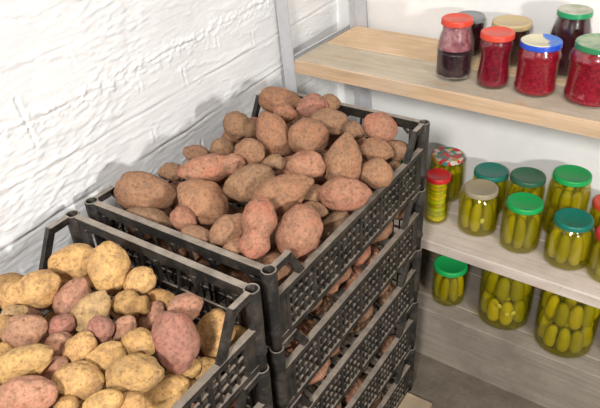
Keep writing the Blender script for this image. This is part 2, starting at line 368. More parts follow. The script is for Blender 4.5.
# ------------------------------------------------------------------ crates
HC=.1662; PX=.1975; PY=.28
def beam_list(bm, segs, w, h, up): 
    for p,q in segs: add_beam(bm,p,q,w,h,up)
def crate_meshes(drop,sp_c,sp_r,diag):
    ms={}
    bm=bmesh.new()
    add_lathe(bm,[(.0,.100),(.0088,.100),(.0096,HC-.001),(.0102,HC),(.0122,HC),(.0129,HC-.0015),(.0124,.10),(.0112,.046),(.0128,.043),(.0128,.036),(.0106,.034),(.0094,.0015),(0,.0015)],32)
    ms['corner_post']=to_mesh('corner_post',bm,M['crate'])
    # end panel: short side, lies in the xz plane, local y = 0, outside towards -y
    bm=bmesh.new(); a=PX-.0095
    add_beam(bm,(-a,0,HC-.012),(a,0,HC-.012),.006,.022)            # top band
    add_beam(bm,(-a,0,HC-.0025),(a,0,HC-.0025),.013,.004)          # lip on top
    add_beam(bm,(-a,0,.012),(a,0,.012),.007,.016)                   # bottom band
    for s in (-1,1): add_box(bm,min(s*a,s*(a-.020)),max(s*a,s*(a-.020)),-.003,.003,.02,HC-.02)
    zb,zt=.020,HC-.023
    nx=4; w=(2*(a-.020))/nx
    for i in range(nx+1):
        x=-a+.020+i*w; add_beam(bm,(x-.003,0,zb),(x-.001,0,zt),.0085,.006,(1,0,0))
    for i in range(nx):
        x0=-a+.020+i*w
        for k in range(1,5):
            x=x0+w*k/5; add_beam(bm,(x,0,zb),(x,0,zb+(zt-zb)*.62),.004,.0032,(1,0,0))
        for z in (.2,.4,.62): add_beam(bm,(x0,0,zb+(zt-zb)*z),(x0+w,0,zb+(zt-zb)*z),.004,.0042 if z<.6 else .006)
        # rounded windows in the upper part: a chamfer in each corner
        for s,e in ((x0+.004,1),(x0+w-.004,-1)):
            add_beam(bm,(s,0,zt-.012),(s+e*.012,0,zt),.004,.005)
        if i in (1,2): add_beam(bm,(x0+w*.5,0,zb+(zt-zb)*.62),(x0+w*.42,0,zt),.004,.004,(1,0,0))
    ms['end_panel']=to_mesh('end_panel',bm,M['crate'],False)
    # side panel: long side, in the yz plane, with dense lattice
    b=PY-.0095; ZR=HC-drop
    bm=bmesh.new(); zb,zt=.016,ZR-.006
    add_beam(bm,(0,-b,.011),(0,b,.011),.0085,.012)
    for s in (-1,1): add_box(bm,-.003,.003,min(s*b,s*(b-.026)),max(s*b,s*(b-.026)),.01,ZR)
    ny=6; w=2*(b-.026)/ny
    for i in range(ny+1):
        y=-b+.026+i*w; add_beam(bm,(.001,y,zb),(.001,y,zt),.0075,.007,(0,1,0))
    rnd=random.Random(3)
    for i in range(ny):
        y0=-b+.026+i*w; nc=sp_c; nr=sp_r
        for k in range(1,nc):
            y=y0+w*k/nc; add_beam(bm,(0,y,zb),(0,y,zt),.0045,.0034,(0,1,0))
        for r in range(1,nr):
            z=zb+(zt-zb)*r/nr; add_beam(bm,(0,y0,z),(0,y0+w,z),.0045,.0036)
        for k in range(nc):
            for r in range(nr):
                ya,yb=y0+w*k/nc,y0+w*(k+1)/nc; za,zc=zb+(zt-zb)*r/nr,zb+(zt-zb)*(r+1)/nr
                if diag and (k+r)%3==0: add_beam(bm,(0,ya,za),(0,yb,zc),.004,.003)
                elif diag and (k+r)%3==1: add_beam(bm,(0,ya,zc),(0,yb,za),.004,.003)
    ms['side_panel']=to_mesh('side_panel',bm,M['crate'],False)
    # side rim: low in the middle, raised to the posts at both ends as open ears
    bm=bmesh.new()
    add_beam(bm,(0,-b,ZR),(0,b,ZR),.0125,.011)
    ms['side_rim']=to_mesh('side_rim',bm,M['crate'],False)
    for s in (-1,1):
        bm=bmesh.new()
        add_beam(bm,(0,s*(PY-.009),HC-.006),(0,s*(PY-.051),HC-.0065),.010,.013)
        add_beam(bm,(0,s*(PY-.046),HC-.0015),(0,s*(PY-.081-(0 if diag else .006)),ZR+.002),.010,.0135,(0,1,0))
        ms['ear%d'%s]=to_mesh('rim_ear',bm,M['crate'],False)
    # base grid
    bm=bmesh.new()
    for i in range(15):
        y=-b+2*b*(i+.5)/15; add_beam(bm,(-a,y,.0055),(a,y,.0055),.024,.005)
    for i in range(9):
        x=-a+2*a*(i+.5)/9; add_beam(bm,(x,-b,.0045),(x,b,.0045),.012,.004)
    ms['base']=to_mesh('base',bm,M['crate'],False)
    return ms
CM_REAR=crate_meshes(.063,5,4,True); CM_NEAR=crate_meshes(.079,4,3,False)
def make_crate(loc, rz, label, group=None, CM=None):
    c=thing('plastic_crate',label,'crate',loc,rz,group)
    for sx in (-1,1):
        for sy in (-1,1): obj('corner_post',CM['corner_post'],None,c,loc=(sx*PX,sy*PY,0))
        o=obj('side_panel',CM['side_panel'],None,c,loc=(sx*(PX+.001),0,0)); o.rotation_euler.z=0 if sx>0 else PI
        o=obj('side_rim',CM['side_rim'],None,c,loc=(sx*(PX+.001),0,0)); o.rotation_euler.z=0 if sx>0 else PI
        for q in (-1,1): obj('rim_ear',CM['ear%d'%q],None,o)
    for sy in (-1,1):
        o=obj('end_panel',CM['end_panel'],None,c,loc=(0,sy*PY,0)); o.rotation_euler.z=0 if sy<0 else PI
    obj('base',CM['base'],None,c)
    return c
# tall stack: post C at origin; near stack from its two visible posts
AX=np.array(rotz((1,0,0),TH)); AY=np.array(rotz((0,1,0),TH))
ctrA=AX*-PX+AY*PY
e=back(71.6,213.5,2,ZT+.0); f=back(252.2,288.7,2,ZT+.0)
dn=(f-e)/np.linalg.norm(f-e); angB=math.atan2(dn[1],dn[0])
nB=np.array([dn[1],-dn[0],0]); ctrB=(e+f)/2+nB*PY; ctrB[2]=0
ctrA[2]=0
Z0=ZT-5*HC
names=['top','second','third','fourth','bottom']
for k in range(5):
    lab={0:'dark plastic crate heaped with reddish potatoes, on top of the rear stack',
         1:'dark plastic crate second from the top of the rear stack',2:'dark plastic crate in the middle of the rear stack of five',
         3:'dark plastic crate fourth from the top of the rear stack',4:'dark plastic crate at the bottom of the rear stack, on the wooden battens'}[k]
    make_crate(Vector(ctrA.tolist())+Vector((0,0,ZT-(k+1)*HC)),TH,lab,'stacked potato crates',CM_REAR)
    lab={0:'dark plastic crate of yellow and pink potatoes, nearest the camera at lower left',
         1:'dark plastic crate directly under the near crate of yellow and pink potatoes'}.get(k,'dark plastic crate deep in the near stack, below the second crate')
    make_crate(Vector(ctrB.tolist())+Vector((0,0,ZT-(k+1)*HC)),angB,lab,'stacked potato crates',CM_NEAR)
for ctr,ang,nm,who in ((ctrA,TH,0,'rear'),(ctrB,angB,1,'near')):
    ay=Vector((-math.sin(ang),math.cos(ang),0))
    for s,w in ((1,'far'),(-1,'near')):
        bm=bmesh.new(); add_box(bm,-.25,.275,-.035,.035,0,Z0,.002)
        o=obj('wooden_batten',bm,M['batten']); o.location=Vector(ctr.tolist())+ay*(s*.235); o.rotation_euler.z=ang
        tag(o,'light wooden batten on the floor under the %s end of the %s crate stack'%(w,who),'batten')

# ------------------------------------------------------------------ potatoes
def potato_mesh(a,b,c,seed,shape=''):
    rd=random.Random(seed)
    bm=bmesh.new(); bmesh.ops.create_icosphere(bm,subdivisions=4,radius=1)
    egg=rd.uniform(-.16,.16); bend=rd.uniform(-.16,.16)
    if shape=='cone': egg=-.42; bend=.05
    if shape=='egg': egg=-.2
    o=Vector((seed*3.1,seed*1.7,seed*.9))
    dents=[Vector((rd.gauss(0,1),rd.gauss(0,1),rd.gauss(0,1))).normalized() for _ in range(7)]
    for v in bm.verts:
        d=v.co.normalized()
        k=1.045+.13*noise.noise(d*1.3+o)+.075*noise.noise(d*2.9+o)+.022*noise.noise(d*8+o)
        for e_ in dents:
            q=(d-e_).length
            if q<.45: k-=.06*math.exp(-(q/.17)**2)
        p=d*k
        sq=1-.10*abs(p.x)**3
        if shape=='waist': sq*=1-.30*math.exp(-((p.x+.18)/.26)**2)
        if shape=='knob': sq*=1-.28*math.exp(-((p.x-.45)/.22)**2)+.12*math.exp(-((p.x-.85)/.2)**2)
        x=p.x*a*1.0; tt=1+egg*p.x
        y=p.y*b*tt*sq+bend*b*(p.x*p.x-.4); z=p.z*c*tt*sq
        v.co=(x,y,z)
    for ax_,ext in ((0,a),(1,b),(2,c)):
        lo=min(v.co[ax_] for v in bm.verts); hi=max(v.co[ax_] for v in bm.verts); k=2*ext/(hi-lo)
        for v in bm.verts: v.co[ax_]=(v.co[ax_]-(lo+hi)/2)*k
    return to_mesh('potato',bm,M['potato'])
COL={'r':(.350,.182,.102),'rb':(.295,.165,.092),'rp':(.39,.188,.114),'y':(.60,.365,.140),'yb':(.49,.290,.110),'p':(.46,.240,.148),'pp':(.37,.172,.120),'yt':(.52,.34,.16)}
# px, py, half length, half width (pixels), tilt in the picture (degrees), how far behind (cm), colour, label
T=[
(146,193.5,29.5,20.5,-5,0,'r','large oval brown-red potato at the left front corner of the rear crate'),
(149,221,27,13,-15,2.5,'rb','long brownish potato under the large one at the left front corner of the rear crate'),
(184,220,14,11,-40,2,'rp','small pinkish potato low behind the front rail of the rear crate'),
(171,172,12,9,0,4,'rb','small brown potato half hidden behind the large left corner potato'),
(202,202,27.5,22,-32,0,'r','big round brown-red potato in the front left of the rear crate'),
(211,168,33,13.5,9,.5,'rp','long pink-sided potato lying along the wall side of the rear crate','knob'),
(196,154,13,9,-8,3,'rb','little brown potato tucked behind the long pink-sided one'),
(222,148,11.5,9.5,0,3,'rb','small round brown potato on the wall edge of the rear crate'),
(240,127,17,13,-25,0,'rb','knobbly brown potato leaning at the wall edge of the rear crate','knob'),
(250,153,15.5,13.5,-25,0,'r','round brown potato behind the yellowish-tipped long one in the rear crate'),
(249,184,26,18,15,0,'rb','large smooth tan-brown potato in the middle left of the rear heap'),
(273,163,13,8,10,2.5,'rb','small yellowish-brown potato between larger ones in the rear heap'),
(273,135,24,15.5,-62,0,'r','steep oval brown-red potato left of centre at the back of the rear heap'),
(281,101,21,12.5,-8,2,'r','wide potato at the far left corner of the rear crate beside the shelf upright'),
(285,114,11,10,0,1.2,'rp','small pink knob-shaped potato in front of the far left corner potato'),
(312,106,15.5,12,5,1.5,'pp','pink and yellow patched potato at the far rail of the rear crate'),
(330,103,10,8.5,-20,3.5,'rb','small brown potato behind the pink and yellow patched one'),
(308,136,20,17.5,10,0,'r','round blunt brown-red potato near the back of the rear heap'),
(331,121,20,12,-15,2.2,'rb','long brown potato behind the round blunt one near the far rail'),
(306,165,19,13.5,0,1,'rp','oval potato with an orange-tan end at the centre of the rear heap'),
(343,159,27,18.5,78,-.5,'r','tall cone-shaped brown-red potato standing right of centre in the rear heap','cone'),
(354,131,11,9.5,-20,3,'rb','small brown potato behind the tall cone-shaped one'),
(380,127,17,14,-30,0,'rp','round red-cheeked potato near the far right corner of the rear crate'),
(377,150,17,11.5,-8,1,'r','oval tan-red potato just below the red-cheeked one by the right rim'),
(397,150,10,13,60,3,'rb','brown potato tucked against the far right corner of the rear crate'),
(376,173,16.5,14.5,-15,.5,'r','round potato resting close to the right rim of the rear crate'),
(345,194,25.5,16,4,-.5,'rp','pink-red oval potato lying lengthwise beside the right rim of the rear crate'),
(284,194,31,18.5,22,.5,'r','very large long potato in the middle of the rear heap','egg'),
(313,194,10,13,-70,2.8,'rb','cone-tipped brown potato behind the very large long one'),
(258,230,32,16.5,80,-.5,'rp','tall waisted pinkish potato pointing at the front rail of the rear crate','waist'),
(228,230,21.5,14,35,.5,'r','slanting oval potato left of the tall waisted one by the front rail'),
(197,237,16,11,-12,2.2,'rb','plain brown potato low at the front rail of the rear crate'),
(235,249,14,10,40,2.5,'r','potato half hidden left of the foot of the tall waisted one'),
(299,232,27,21,65,-.3,'rp','fat pink-brown potato behind the near right corner post of the rear crate'),
(333,226,19,12.5,40,2,'rb','tan potato between the fat pink-brown one and the right rim'),
(315,209,13,7,-15,4,'rb','brown potato deep in the gap behind the fat pink-brown one'),
(393,170,10,8,30,4,'rb','dim brown potato low at the right rim near the far corner'),
]
N=[
(30,293,31,18,20,-.4,'y','long yellow potato lying on the left rim of the near crate','waist'),
(75,262,26,17,12,0,'y','broad yellow potato at the far left corner of the near crate'),
(109,268,25.5,20,-83,-.6,'y','upright egg-shaped yellow potato against the back panel of the near crate'),
(74,298,21.5,16,55,1,'p','dusty pink potato below the broad yellow corner one'),
(26,331,22,17,20,.5,'p','blunt pink potato under the long yellow one at the left of the near crate'),
(91,315,27,17.5,55,.8,'yt','earth-crusted tan potato in the middle of the near heap'),
(61,327,14,11.5,30,2,'pp','brown-pink potato left of the earth-crusted one'),
(60,345,15,12.5,-15,1.2,'p','dull pink potato in the left middle of the near heap'),
(81,349,18,14.5,45,.6,'y','yellow potato below the earth-crusted one'),
(102,330,14,11.5,-75,-.4,'pp','small pink egg-shaped potato lying on the earth-crusted one'),
(130,304,19.5,13.5,-3,-.5,'yb','yellow-brown potato with a nicked end right of the upright egg-shaped one','knob'),
(139,282,17,13,40,2,'y','yellow potato behind the nicked one by the back panel'),
(162,299,15,9.5,-20,3,'yb','brownish yellow potato at the foot of the back panel of the near crate'),
(152,318,17.5,11.5,55,1.5,'p','slim pink potato right of the nicked yellow one'),
(185,308,18,14,30,1,'p','smooth pink potato near the back panel of the near crate'),
(177,342,30.5,21.5,-78,-.8,'pp','big purple-pink potato standing in the right of the near heap'),
(217,340,29,18.5,-82,0,'y','large yellow potato behind the raised rim at the right of the near crate'),
(238,337,10.5,10,70,3,'yb','yellow-brown potato tucked in the right far corner of the near crate'),
(138,342,17.5,13.5,-4,-.2,'yb','mid-sized tan-yellow potato in the centre of the near heap'),
(107,359,20,15.5,35,.3,'y','yellow potato with a dark scab left of the large front one'),
(124,329,15,11,45,2.2,'p','pink potato deep between the small pink egg-shaped and the tan-yellow one'),
(134,375,28.5,20.5,15,-.6,'yb','large tan-yellow potato with a rough brown patch at the front of the near heap'),
(167,396,24.5,18.5,12,0,'y','yellow potato at the bottom edge of the picture beside the right rim'),
(131,405,15,13,0,.8,'yb','tan potato at the bottom edge under the rough-patched one'),
(103,404,20,12.5,20,.8,'y','yellow potato at the bottom edge left of the tan one'),
(78,381,25.5,18,0,-.5,'y','clean oval yellow potato at the front of the near heap'),
(24,363,30.5,16.5,25,-.1,'y','long yellow potato slanting at the left edge of the picture'),
(25,396,32,18.5,5,-.4,'p','large pink potato in the bottom left corner of the picture'),
(53,370,17,11.5,35,1.5,'p','small pink potato between the long slanting and the clean oval yellow ones'),
(3,327,12,11,0,2,'yb','yellow potato at the very left edge under the long yellow one'),
(2,352,12,9.5,0,1.8,'yb','brownish yellow potato at the left edge below the blunt pink one'),
(66,405,13,9,10,2,'yb','dark tan potato low at the bottom edge between pink and yellow ones'),
(14,314,14,9,20,2.2,'yt','tan potato showing just under the long yellow one'),
(203,370,16,11,30,2,'yb','yellow potato low in front of the large one behind the raised rim'),
(184,369,17,11,10,3,'yb','tan potato deep under the big purple-pink one'),
(212,374,10,8,30,2,'pp','pinkish potato low beside the right rim of the near crate'),
(192,386,13,9,20,3,'yb','dim yellow potato low beside the right rim near the bottom edge'),
]
DF=np.array(RN@np.array([0,0,-1.]))
def place(tab, ctr, ang, heap, seed, baked=None):
    n=len(tab); ca,sa=math.cos(ang),math.sin(ang)
    ax=np.array([ca,sa,0]); ay=np.array([-sa,ca,0])
    ts=np.zeros(n)
    R3=[ray(r[0],r[1]) for r in tab]
    for i,r in enumerate(tab):
        z=ZT+heap; 
        for _ in range(8):
            p=CAM+R3[i]*((z-CAM[2])/R3[i][2]); q=p-ctr
            lx,ly=float(q@ax),float(q@ay)
            z=ZT+heap-.055*max(0,(abs(lx)/PX))**3-.025*max(0,(abs(ly)/PY))**4
        ts[i]=(z-CAM[2])/R3[i][2]+r[5]*.01
    t0=ts.copy()
    if baked: ts=np.array(baked)
    def spheres(i):
        r=tab[i]; k=ts[i]/F; a,b=r[2]*k,r[3]*k; th=math.radians(r[4])
        u=RN@np.array([math.cos(th),math.sin(th),0.]); c=CAM+R3[i]*ts[i]
        if b>a: a,b=b,a
        o=max(0,a-b*.97)
        return [(c,b),(c+u*o,b*.93),(c-u*o,b*.93),(c+u*o*.5,b*.98),(c-u*o*.5,b*.98)]
    for it in range(0 if baked else 700):
        S=[spheres(i) for i in range(n)]; d=np.zeros(n)
        for i in range(n):
            for j in range(i+1,n):
                if np.linalg.norm(S[i][0][0]-S[j][0][0])>.16: continue
                best=0
                for p,rp in S[i]:
                    for q,rq in S[j]:
                        v=q-p; R_=(rp+rq)*.95
                        l2=float(v@v)
                        if l2<R_*R_:
                            dz=float(v@DF); lat2=max(0,l2-dz*dz); need=math.sqrt(max(0,R_*R_-lat2))-abs(dz)
                            best=max(best,need)
                if best>0:
                    s=1 if ts[j]>=ts[i] else -1
                    st=min(best,.008)*.5
                    if s>0: d[i]-=st*.45; d[j]+=st*.55
                    else: d[j]-=st*.45; d[i]+=st*.55
        d+=(t0-ts)*.0015
        for i in range(n):           # stay inside the side panels and the front rail
            for p,rp in S[i]:
                q=p-ctr; lx,ly=float(q@ax),float(q@ay); z=p[2]
                if z<ZT-.04 and lx+rp*.9>PX-.006: d[i]+=.002
                if z<ZT+.005 and ly-rp*.9<-PY+.006 : d[i]+=.0015
                if lx-rp*.95<-PX+.006 and z<(ZT-.04 if abs(ly)<PY-.085 else ZT+.01): d[i]-=.002
                if z<ZT+.004 and ly+rp*.95>PY-.006: d[i]-=.0015
        ts=ts+np.clip(d,-.006,.006)
    for i in range(0 if baked else n):               # last: nothing pokes through the right-hand side panel
        for _ in range(40):
            bad=False
            for p,rp in spheres(i):
                q=p-ctr; lx,ly=float(q@ax),float(q@ay)
                if p[2]<(ZT-.045 if abs(ly)<PY-.075 else ZT+.02) and lx+rp*1.0>PX-.008: bad=True
            if not bad: break
            ts[i]+=.002
    out=[]
    for i,r in enumerate(tab):
        k=ts[i]/F; th=math.radians(r[4]); c=CAM+R3[i]*ts[i]
        u=RN@np.array([math.cos(th),math.sin(th),0.]); w=DF*-1; v=np.cross(w,u)
        o=obj('potato',potato_mesh(r[2]*k*1.07,r[3]*k*1.08,r[3]*k*.97,seed+i,r[8] if len(r)>8 else ''),None)
        o.matrix_world=Matrix(((u[0],v[0],w[0],c[0]),(u[1],v[1],w[1],c[1]),(u[2],v[2],w[2],c[2]),(0,0,0,1)))
        rd=random.Random(seed+i); kk=rd.uniform(.93,1.06)
        o.color=tuple(x*kk*rd.uniform(.97,1.03) for x in COL[r[6]])+((.75 if r[6] in('rp','pp') else .35 if r[6] in('r','p') else .1),)
        tag(o,r[7],'potato','reddish potatoes in the rear top crate' if tab is T else 'yellow and pink potatoes in the near crate')
        S=spheres(i); out+=[(p,rp) for p,rp in S]
    return out
# depth of every potato along its sight line after the heap was relaxed so that none run into each other
DA=[1.1935, 1.1588, 1.101, 1.247, 1.1455, 1.1908, 1.2884, 1.2831, 1.3405, 1.2227, 1.1524, 1.2125, 1.2809, 1.4908, 1.3746, 1.414, 1.4436, 1.2687, 1.3492, 1.1967, 1.216, 1.3253, 1.3362, 1.2834, 1.3498, 1.2365, 1.152, 1.1092, 1.1792, 1.0262, 1.0679, 1.0805, 1.0466, 1.0666, 1.2053, 1.1515, 1.353]
DB=[0.9503, 1.0081, 0.9831, 0.9497, 0.8774, 0.925, 0.8958, 0.8729, 0.8592, 0.8763, 0.9475, 0.977, 0.9865, 0.9639, 0.9382, 0.8742, 0.974, 0.9935, 0.8639, 0.8496, 0.8981, 0.8227, 0.9039, 0.7968, 0.7779, 0.8139, 0.8164, 0.7787, 0.8373, 0.8974, 0.8586, 0.7925, 0.9206, 0.9406, 0.9253, 0.9642, 0.935]
occA=place(T,ctrA,TH,.028,100,DA)
occB=place(N,ctrB,angB,.012,300,DB)

FM=[potato_mesh(.044*s,.031*s,.030*s,700+i) for i,s in enumerate((1,1.08,.92,1,1.12,.88))]
FR=[(.044*s,.031*s) for s in (1,1.08,.92,1,1.12,.88)]
def drop_fill(ctr, ang, zbase, x0,x1,y0,y1, ztop, tries, occ, cols, label, group, seed, maxn):
    """let potatoes drop one after another until they touch the base or each other"""
    rd=random.Random(seed); ca,sa=math.cos(ang),math.sin(ang)
    P=[]; made=0
    fixed=np.array([list(p)+[r] for p,r in occ]) if occ else None
    for _ in range(tries):
        if made>=maxn: break
        m=rd.randrange(6); a,b=FR[m]; th=rd.uniform(-.5,.5)+(PI/2 if rd.random()<.75 else 0)
        ux,uy=math.cos(th),math.sin(th); o=a-b*.95
        x=rd.uniform(x0,x1); y=rd.uniform(y0,y1)
        ex,ey=o*abs(ux)+b*1.02,o*abs(uy)+b*1.02
        x=min(max(x,-PX+.006+ex),PX-.006-ex); y=min(max(y,-PY+.008+ey),PY-.008-ey)
        cs=[(x+k*o*ux,y+k*o*uy) for k in (-1,0,1)]
        z=zbase+.0095+b
        if P:
            A=np.array(P)
            for cx,cy in cs:
                d2=(A[:,0]-cx)**2+(A[:,1]-cy)**2; R_=(A[:,3]+b)*.96; msk=d2<R_*R_
                if msk.any(): z=max(z,float((A[msk,2]+np.sqrt(R_[msk]**2-d2[msk])).max()))
        if z+b>ztop-.001: continue
        W=[(ctr[0]+cx*ca-cy*sa,ctr[1]+cx*sa+cy*ca,z) for cx,cy in cs]
        if fixed is not None:
            bad=False
            for w in W:
                if (((fixed[:,:3]-np.array(w))**2).sum(1)<((fixed[:,3]+b)*.94)**2).any(): bad=True;break
            if bad: continue
        P+=[(cx,cy,z,b) for cx,cy in cs]
        o_=obj('potato',FM[m],None); o_.location=W[1]; o_.rotation_euler=(rd.choice([0,PI/2,PI]),0,th+ang) if rd.random()<.5 else (0,0,th+ang)
        c=COL[rd.choice(cols)]; kk=rd.uniform(.9,1.08); o_.color=tuple(q*kk for q in c)+(rd.uniform(.3,.9),)
        tag(o_,label,'potato',group); made+=1
    return made
nA=drop_fill(ctrA,TH,ZT-HC,-.19,.19,-.27,.27,ZT+.01,5000,occA,['r','rb','rp'],'reddish potato buried under the heap in the top crate of the rear stack','buried potatoes in the rear top crate',11,80)
nB=drop_fill(ctrB,angB,ZT-HC,-.19,.19,-.27,.27,ZT+.0,5000,occB,['y','yb','p'],'yellow or pink potato buried under the heap in the near crate','buried potatoes in the near crate',12,70)
for k in range(1,5):
    w=names[k] if k<4 else 'bottom'
    drop_fill(ctrA,TH,ZT-(k+1)*HC,.07,.19,-.27,.27,ZT-k*HC-.004,2500,None,['r','rb','rp'],
        'reddish potato inside the %s crate of the rear stack, seen through its side panel'%w,'potatoes in the %s crate of the rear stack'%w,20+k,34)
drop_fill(ctrB,angB,ZT-2*HC,.07,.19,.02,.27,ZT-HC-.004,900,None,['p','rp'],'pinkish potato showing in the side gap of the second crate of the near stack','potatoes in the second near crate',31,14)

# ------------------------------------------------------------------ jars
def proj(P):
    q=(np.asarray(P)-CAM)@RN; return np.stack([300+F*q[...,0]/-q[...,2],204-F*q[...,1]/-q[...,2]],-1)
RING=np.array([(math.cos(2*PI*i/90),math.sin(2*PI*i/90),0) for i in range(90)])
def solve_jar(bx,by,lx,ly,wpx,zs,h=None):
    """pixels of the lowest point of the base, the lid centre and the body width -> centre, height, radius"""
    bx-=1.6 if zs>.7 else .8
    p=back(bx,by,2,zs); r=.04; c=p.copy()
    for _ in range(12):
        dist=float((c+np.array([0,0,.06])-CAM)@DF); r=wpx/2/F*dist
        pts=proj(c+RING*r*.93); m=proj(c)
        c=back(m[0]+bx-(pts[:,0].min()+pts[:,0].max())/2,m[1]+by-pts[:,1].max(),2,zs)
    if h is None:
        best=None
        for hh in np.arange(.05,.26,.001):
            q=back(lx,ly,2,zs+hh); e_=np.linalg.norm(q[:2]-c[:2])
            if best is None or e_<best[0]: best=(e_,hh)
        h=best[1]
    return c,h,r
def lid_bm(r,h,rib=.012):
    bm=bmesh.new()
    add_lathe(bm,[(0,h-.0012),(r*.80,h-.0012),(r*.84,h-.0002),(r*.93,h),(r*.985,h-.0015),(r,h-.004),(r,.0025),(r*1.012,.001),(r*1.005,0),(r*.95,0),(r*.95,h-.003),(0,h-.003)],64,
        fn=lambda a,z: 1+(rib*.5*(math.cos(a*32)) if .003<z<h-.003 else 0))
    return bm
def jar_profile(r,h,style,rl):
    """outer glass profile up to the lid"""
    n=rl*.93
    if style=='bottle':   # sloping shoulders
        return [(r*.90,0),(r*.98,.004),(r,.012),(r*1.,h*.06),(r*.97,h*.09),(r,h*.13),(r,h*.50),(r*.97,h*.60),(r*.90,h*.72),(n*1.0,h*.83),(n,h)]
    if style=='waist':
        return [(r*.88,0),(r*.97,.004),(r*1.,.015),(r*.98,h*.22),(r*.90,h*.48),(r*.90,h*.60),(r*.98,h*.74),(r*1.0,h*.82),(n,h*.90),(n,h)]
    if style=='ridge':
        return [(r*.9,0),(r*.98,.004),(r*1.,.010),(r*1.,h*.16),(r*.965,h*.19),(r*.965,h*.66),(r*1.,h*.70),(r*1.,h*.78),(r*.93,h*.87),(n,h*.93),(n,h)]
    if style=='flute':
        return [(r*.9,0),(r*.98,.004),(r*1.,.014),(r*.97,h*.35),(r*.88,h*.7),(n*1.06,h*.86),(n,h*.93),(n,h)]
    if style=='straight':
        return [(r*.9,0),(r*.98,.004),(r*1.,.012),(r*1.,h*.78),(r*.97,h*.85),(n,h*.93),(n,h)]
    return [(r*.88,0),(r*.97,.004),(r*1.,.014),(r*1.,h*.70),(r*.97,h*.80),(r*.88,h*.89),(n,h*.94),(n,h)]
def profr(prof,z):
    for (r0,z0),(r1,z1) in zip(prof[:-1],prof[1:]):
        if z0<=z<=z1: return r0+(r1-r0)*(z-z0)/(z1-z0+1e-9)
    return prof[-1][0]
def make_jar(c,h,r,rl,style,lid,label,content,cm=None,fill=.95,top=None,group=None,lidh=.013,flutes=0):
    j=thing('pickle_jar' if content=='brine' else 'jam_jar',label,'jar',(c[0],c[1],c[2]),random.Random(int(c[0]*1e4)).uniform(-.5,.5) if style!='x' else 0,group)
    hg=h-.003; pr=jar_profile(r,hg,style,rl); w=.0024
    inner=[(max(.001,q-w),z) for q,z in pr]; inner=[(q,max(z,.0035)) for q,z in inner]
    zin=[z for _,z in inner]; inner=[(q,z+(1e-4*i if i<2 else 0)) for i,(q,z) in enumerate(inner)]
    fn=(lambda a,z: 1+.018*math.cos(a*flutes)*min(1,max(0,(hg*.8-z)/.02))) if flutes else None
    bm=bmesh.new(); add_lathe(bm,[(0,.0015)]+pr+inner[::-1]+[(0,.0036)],56,fn=fn)
    obj('glass_body',bm,M['glass'],j,True)
    ins=[(max(.001,profr(pr,z)-w-.0006),z) for z in np.linspace(.0052,hg*fill,22)]
    z1=hg*fill if top is None else hg*top
    fill_pts=[(q,z) for q,z in ins if z<=z1]
    bm=bmesh.new(); add_lathe(bm,[(0,fill_pts[0][1])]+fill_pts+[(0,fill_pts[-1][1])],56,fn=fn)
    obj(content,bm,M[cm or 'brine'],j,True)
    if top is not None:
        up=[(q,z) for q,z in ins if z>z1+.001]
        bm=bmesh.new(); add_lathe(bm,up+[(q-.0006,z) for q,z in up[::-1]]+[up[0]],56); s=obj('jam_smear',bm,M['smear'],j,True); s['label']='pinkish jam smeared inside the upper glass'
    bm=lid_bm(rl,lidh); o=obj('lid',bm,M[lid],j,True); o['label']=M[lid].name.split('.')[0].replace('_',' '); o.location.z=h-lidh+.0005
    return j,pr
CUK=[]
for i in range(4):
    bm=bmesh.new(); n=14; rings=[]
    rd=random.Random(50+i); bend=rd.uniform(.02,.14)
    for k in range(n+1):
        u=-1+2*k/n; rr=math.sqrt(max(0,1-abs(u)**3.2))*(1-.10*u*rd.uniform(.5,1.2)) if 0<k<n else 0
        z=u*.5; xo=bend*(u*u-.4)
        if rr<1e-4: rings.append([bm.verts.new((xo,0,z))])
        else: rings.append([bm.verts.new((xo+rr*.5*math.cos(2*PI*q/16)*(1+.03*math.cos(6*PI*q/16)),rr*.5*math.sin(2*PI*q/16),z)) for q in range(16)])
    for A,B in zip(rings[:-1],rings[1:]):
        for q in range(16):
            p=(q+1)%16
            if len(A)==1: bm.faces.new((A[0],B[q],B[p]))
            elif len(B)==1: bm.faces.new((A[q],A[p],B[0]))
            else: bm.faces.new((A[q],A[p],B[p],B[q]))
    CUK.append(to_mesh('pickled_cucumber',bm,M['pickle']))
PCOL=[(.38,.325,.015),(.46,.40,.025),(.29,.26,.012),(.52,.43,.04),(.34,.30,.016)]
def cuke(p,d,th,ln,label,group,rd,up=(0,1,0)):
    o=obj('pickled_cucumber',CUK[rd.randrange(4)],None)
    q=Vector(d).to_track_quat('Z','Y'); o.location=p; o.rotation_mode='QUATERNION'
    from mathutils import Quaternion
    o.rotation_quaternion=q@Quaternion((0,0,1),rd.uniform(0,6.28)); o.scale=(th,th,ln)
    c=rd.choice(PCOL); k=rd.uniform(.85,1.15); o.color=(c[0]*k,c[1]*k,c[2]*k,1)
    tag(o,label,'pickle',group)
